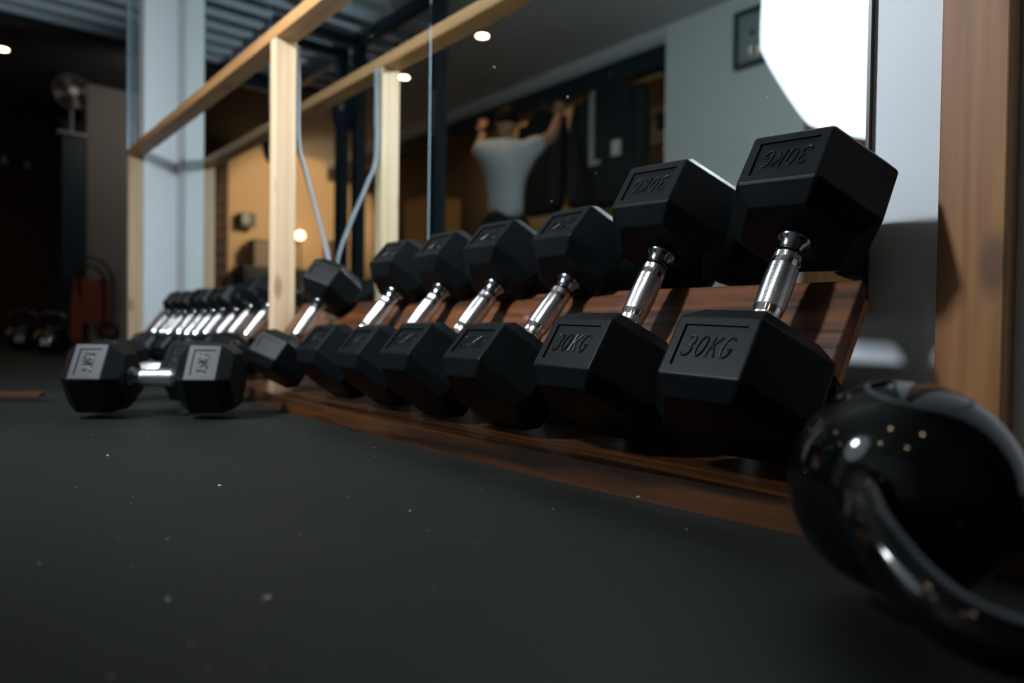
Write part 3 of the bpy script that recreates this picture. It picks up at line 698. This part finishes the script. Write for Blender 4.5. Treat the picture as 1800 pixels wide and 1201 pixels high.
for s in (-1, 1):
    # hands: palm and five fingers closing over the rail
    base = Vector(P(.42, .26, 1.91)) if s > 0 else Vector(P(-.20, .42, 1.80))
    root = base; js = [(tuple(root), .028), (tuple(root+Vector((0, 0, .05))), (.032, .016))]; es = [(0, 1)]
    for k in range(4):
        off = S*(-.03+.02*k); b0 = len(js); ln = (.030, .036, .034, .026)[k]
        js += [(tuple(root+Vector((0, 0, .075))+off), .0095), (tuple(root+Vector((0, 0, .075+ln))+off+Fw*.014), .0088), (tuple(root+Vector((0, 0, .075+ln*1.3))+off+Fw*.036), .008)]
        es += [(1, b0), (b0, b0+1), (b0+1, b0+2)]
    b0 = len(js); js += [(tuple(root+Vector((0, 0, .03))+S*(.038*s)), .011), (tuple(root+Vector((0, 0, .06))+S*(.055*s)+Fw*.012), .0095)]; es += [(0, b0), (b0, b0+1)]
    skin_figure('hand', js, es, 'skin', pr, 1)
    bm = bmesh.new(); c = Vector(P(.11*s, -.06+.02*s, 0)); ang = math.atan2(Fw.y, Fw.x)
    box(bm, -.10, .17, -.045, .045, 0.0, .075, .02, Matrix.Translation(c) @ Matrix.Rotation(ang, 4, 'Z')); link('shoe', bm, 'dark', pr, smooth=True)

# ------------------------------------------------------------------ far left of the room
for i, (y, r) in enumerate(((-.172, .011), (-.148, .007))):
    o = tag(cyl('conduit_pipe', (-3.90, y, -.0+1.02 if i == 0 else 1.02), (-3.90, y, 2.43), r, 'pipe'), ['thicker grey-blue conduit pipe above the far end of the rail', 'thinner conduit pipe above the far end of the rail'][i], 'pipe')
tag(bx('conduit_box', -3.94, -3.88, -.20, -.14, 2.36, 2.42, 'dark', bevel=.004), 'dark junction box where the conduits meet the ceiling', 'junction box')
cb = empty('steel_column', (-7.55, .10, 0), 'dark navy steel column in front of the brick wall', 'column')
bm = bmesh.new(); box(bm, -.05, .05, -.09, .09, .01, 1.88, .004); link('shaft', bm, 'navy', cb)
bm = bmesh.new(); box(bm, -.12, .12, -.14, .14, 0, .012); link('base_plate', bm, 'navy', cb)
bm = bmesh.new(); box(bm, -.08, .08, -.13, .10, 1.88, 1.90); link('top_plate', bm, 'metal_grey', cb)
fn = empty('pedestal_fan', (-7.52, .08, 1.90), 'round fan with pale hub on top of the navy column', 'fan')
Q = Matrix.Translation((.04, 0, .36)) @ Matrix.Rotation(math.pi/2, 4, 'Y')
bm = bmesh.new()
for rr, zz in ((.15, 0), (.148, .03), (.11, .05), (.07, .06)):
    tube(bm, [Q @ Vector((rr*math.cos(2*math.pi*k/32), rr*math.sin(2*math.pi*k/32), zz)) for k in range(32)], .0025, 6, closed=True)
for k in range(12):
    a = 2*math.pi*k/12; tube(bm, [Q @ Vector((.04*math.cos(a), .04*math.sin(a), .062)), Q @ Vector((.11*math.cos(a), .11*math.sin(a), .05)), Q @ Vector((.15*math.cos(a), .15*math.sin(a), 0))], .0018, 5)
link('guard', bm, 'metal_grey', fn)
bm = bmesh.new(); lathe(bm, [(-.06, .04), (.05, .045), (.07, .03)], 20, Q); link('hub', bm, 'label', fn, smooth=True)
for k in range(4):
    a = 2*math.pi*k/4+.3; bm = bmesh.new()
    v = [Q @ Vector((r_1*math.cos(a+o_), r_1*math.sin(a+o_), z_)) for r_1, o_, z_ in ((.03, 0, .0), (.13, -.25, .012), (.14, .2, -.012), (.05, .5, -.01))]
    f = bm.faces.new([bm.verts.new(p) for p in v]); g = bmesh.ops.extrude_face_region(bm, geom=[f])
    for e in g['geom']:
        if isinstance(e, bmesh.types.BMVert): e.co.x += .003
    link('blade', bm, 'gray_wall', fn)
bm = bmesh.new(); tube(bm, [(0, 0, 0), (0, 0, .30)], .014, 10); link('neck', bm, 'metal_grey', fn)
# orange trolley with a hose loop
ot = empty('hose_trolley', (-7.42, .215, 0), 'dark orange trolley with a black hose looped over it by the grey pier', 'trolley')
for a in ((-.03, .03, -.155, .155, .17, .58), (-.03, .03, -.155, -.06, 0, .17), (-.03, .03, .06, .155, 0, .17)):
    bm = bmesh.new(); box(bm, *a, .006); link('panel' if a[4] > .1 else 'leg', bm, 'orange', ot)
for k, (w2, hh) in enumerate(((.15, .77), (.09, .70))):
    sp = spline([(-.0, -w2+.02*k, .30), (.05, -w2, .58), (.05, -w2*.6, hh-.04), (.05, 0, hh), (.05, w2*.7, hh-.05), (.05, w2*1.15, .58), (.05, w2*1.2, .30), (.05, w2, .12)], 6)
    bm = bmesh.new(); tube(bm, sp, .014, 10); link('hose', bm, 'dark', ot, smooth=True)
tag(cyl('steel_bar', (-7.62, .17, .0), (-7.62, .17, .01), .03, 'metal_grey'), 'round steel foot beside the navy column', 'disc')
vb = empty('upright_barbell', (-7.35, .47, 0), 'thin grey barbell standing upright beside the far pine post', 'barbell')
bm = bmesh.new(); lathe(bm, [(0, .025), (.30, .025), (.30, .014), (.66, .014), (.66, .022), (.69, .022)], 16); link('bar', bm, 'metal_grey', vb, smooth=True)
for i, (y, z) in enumerate(((-.29, 1.80), (-.10, 1.78))):
    o = empty('wall_fitting', (-8.98, y-.02, z), ['small pale wall fitting high on the bricks, left', 'small pale wall fitting high on the bricks, beside the column'][i], 'fitting')
    bm = bmesh.new(); box(bm, 0, .06, -.03, .03, 0, .05, .004); link('body', bm, 'metal_grey', o)
    bm = bmesh.new(); lathe(bm, [(.05, .02), (.09, .012)], 12); link('knob', bm, 'label', o, smooth=True, loc=(.03, 0, 0))
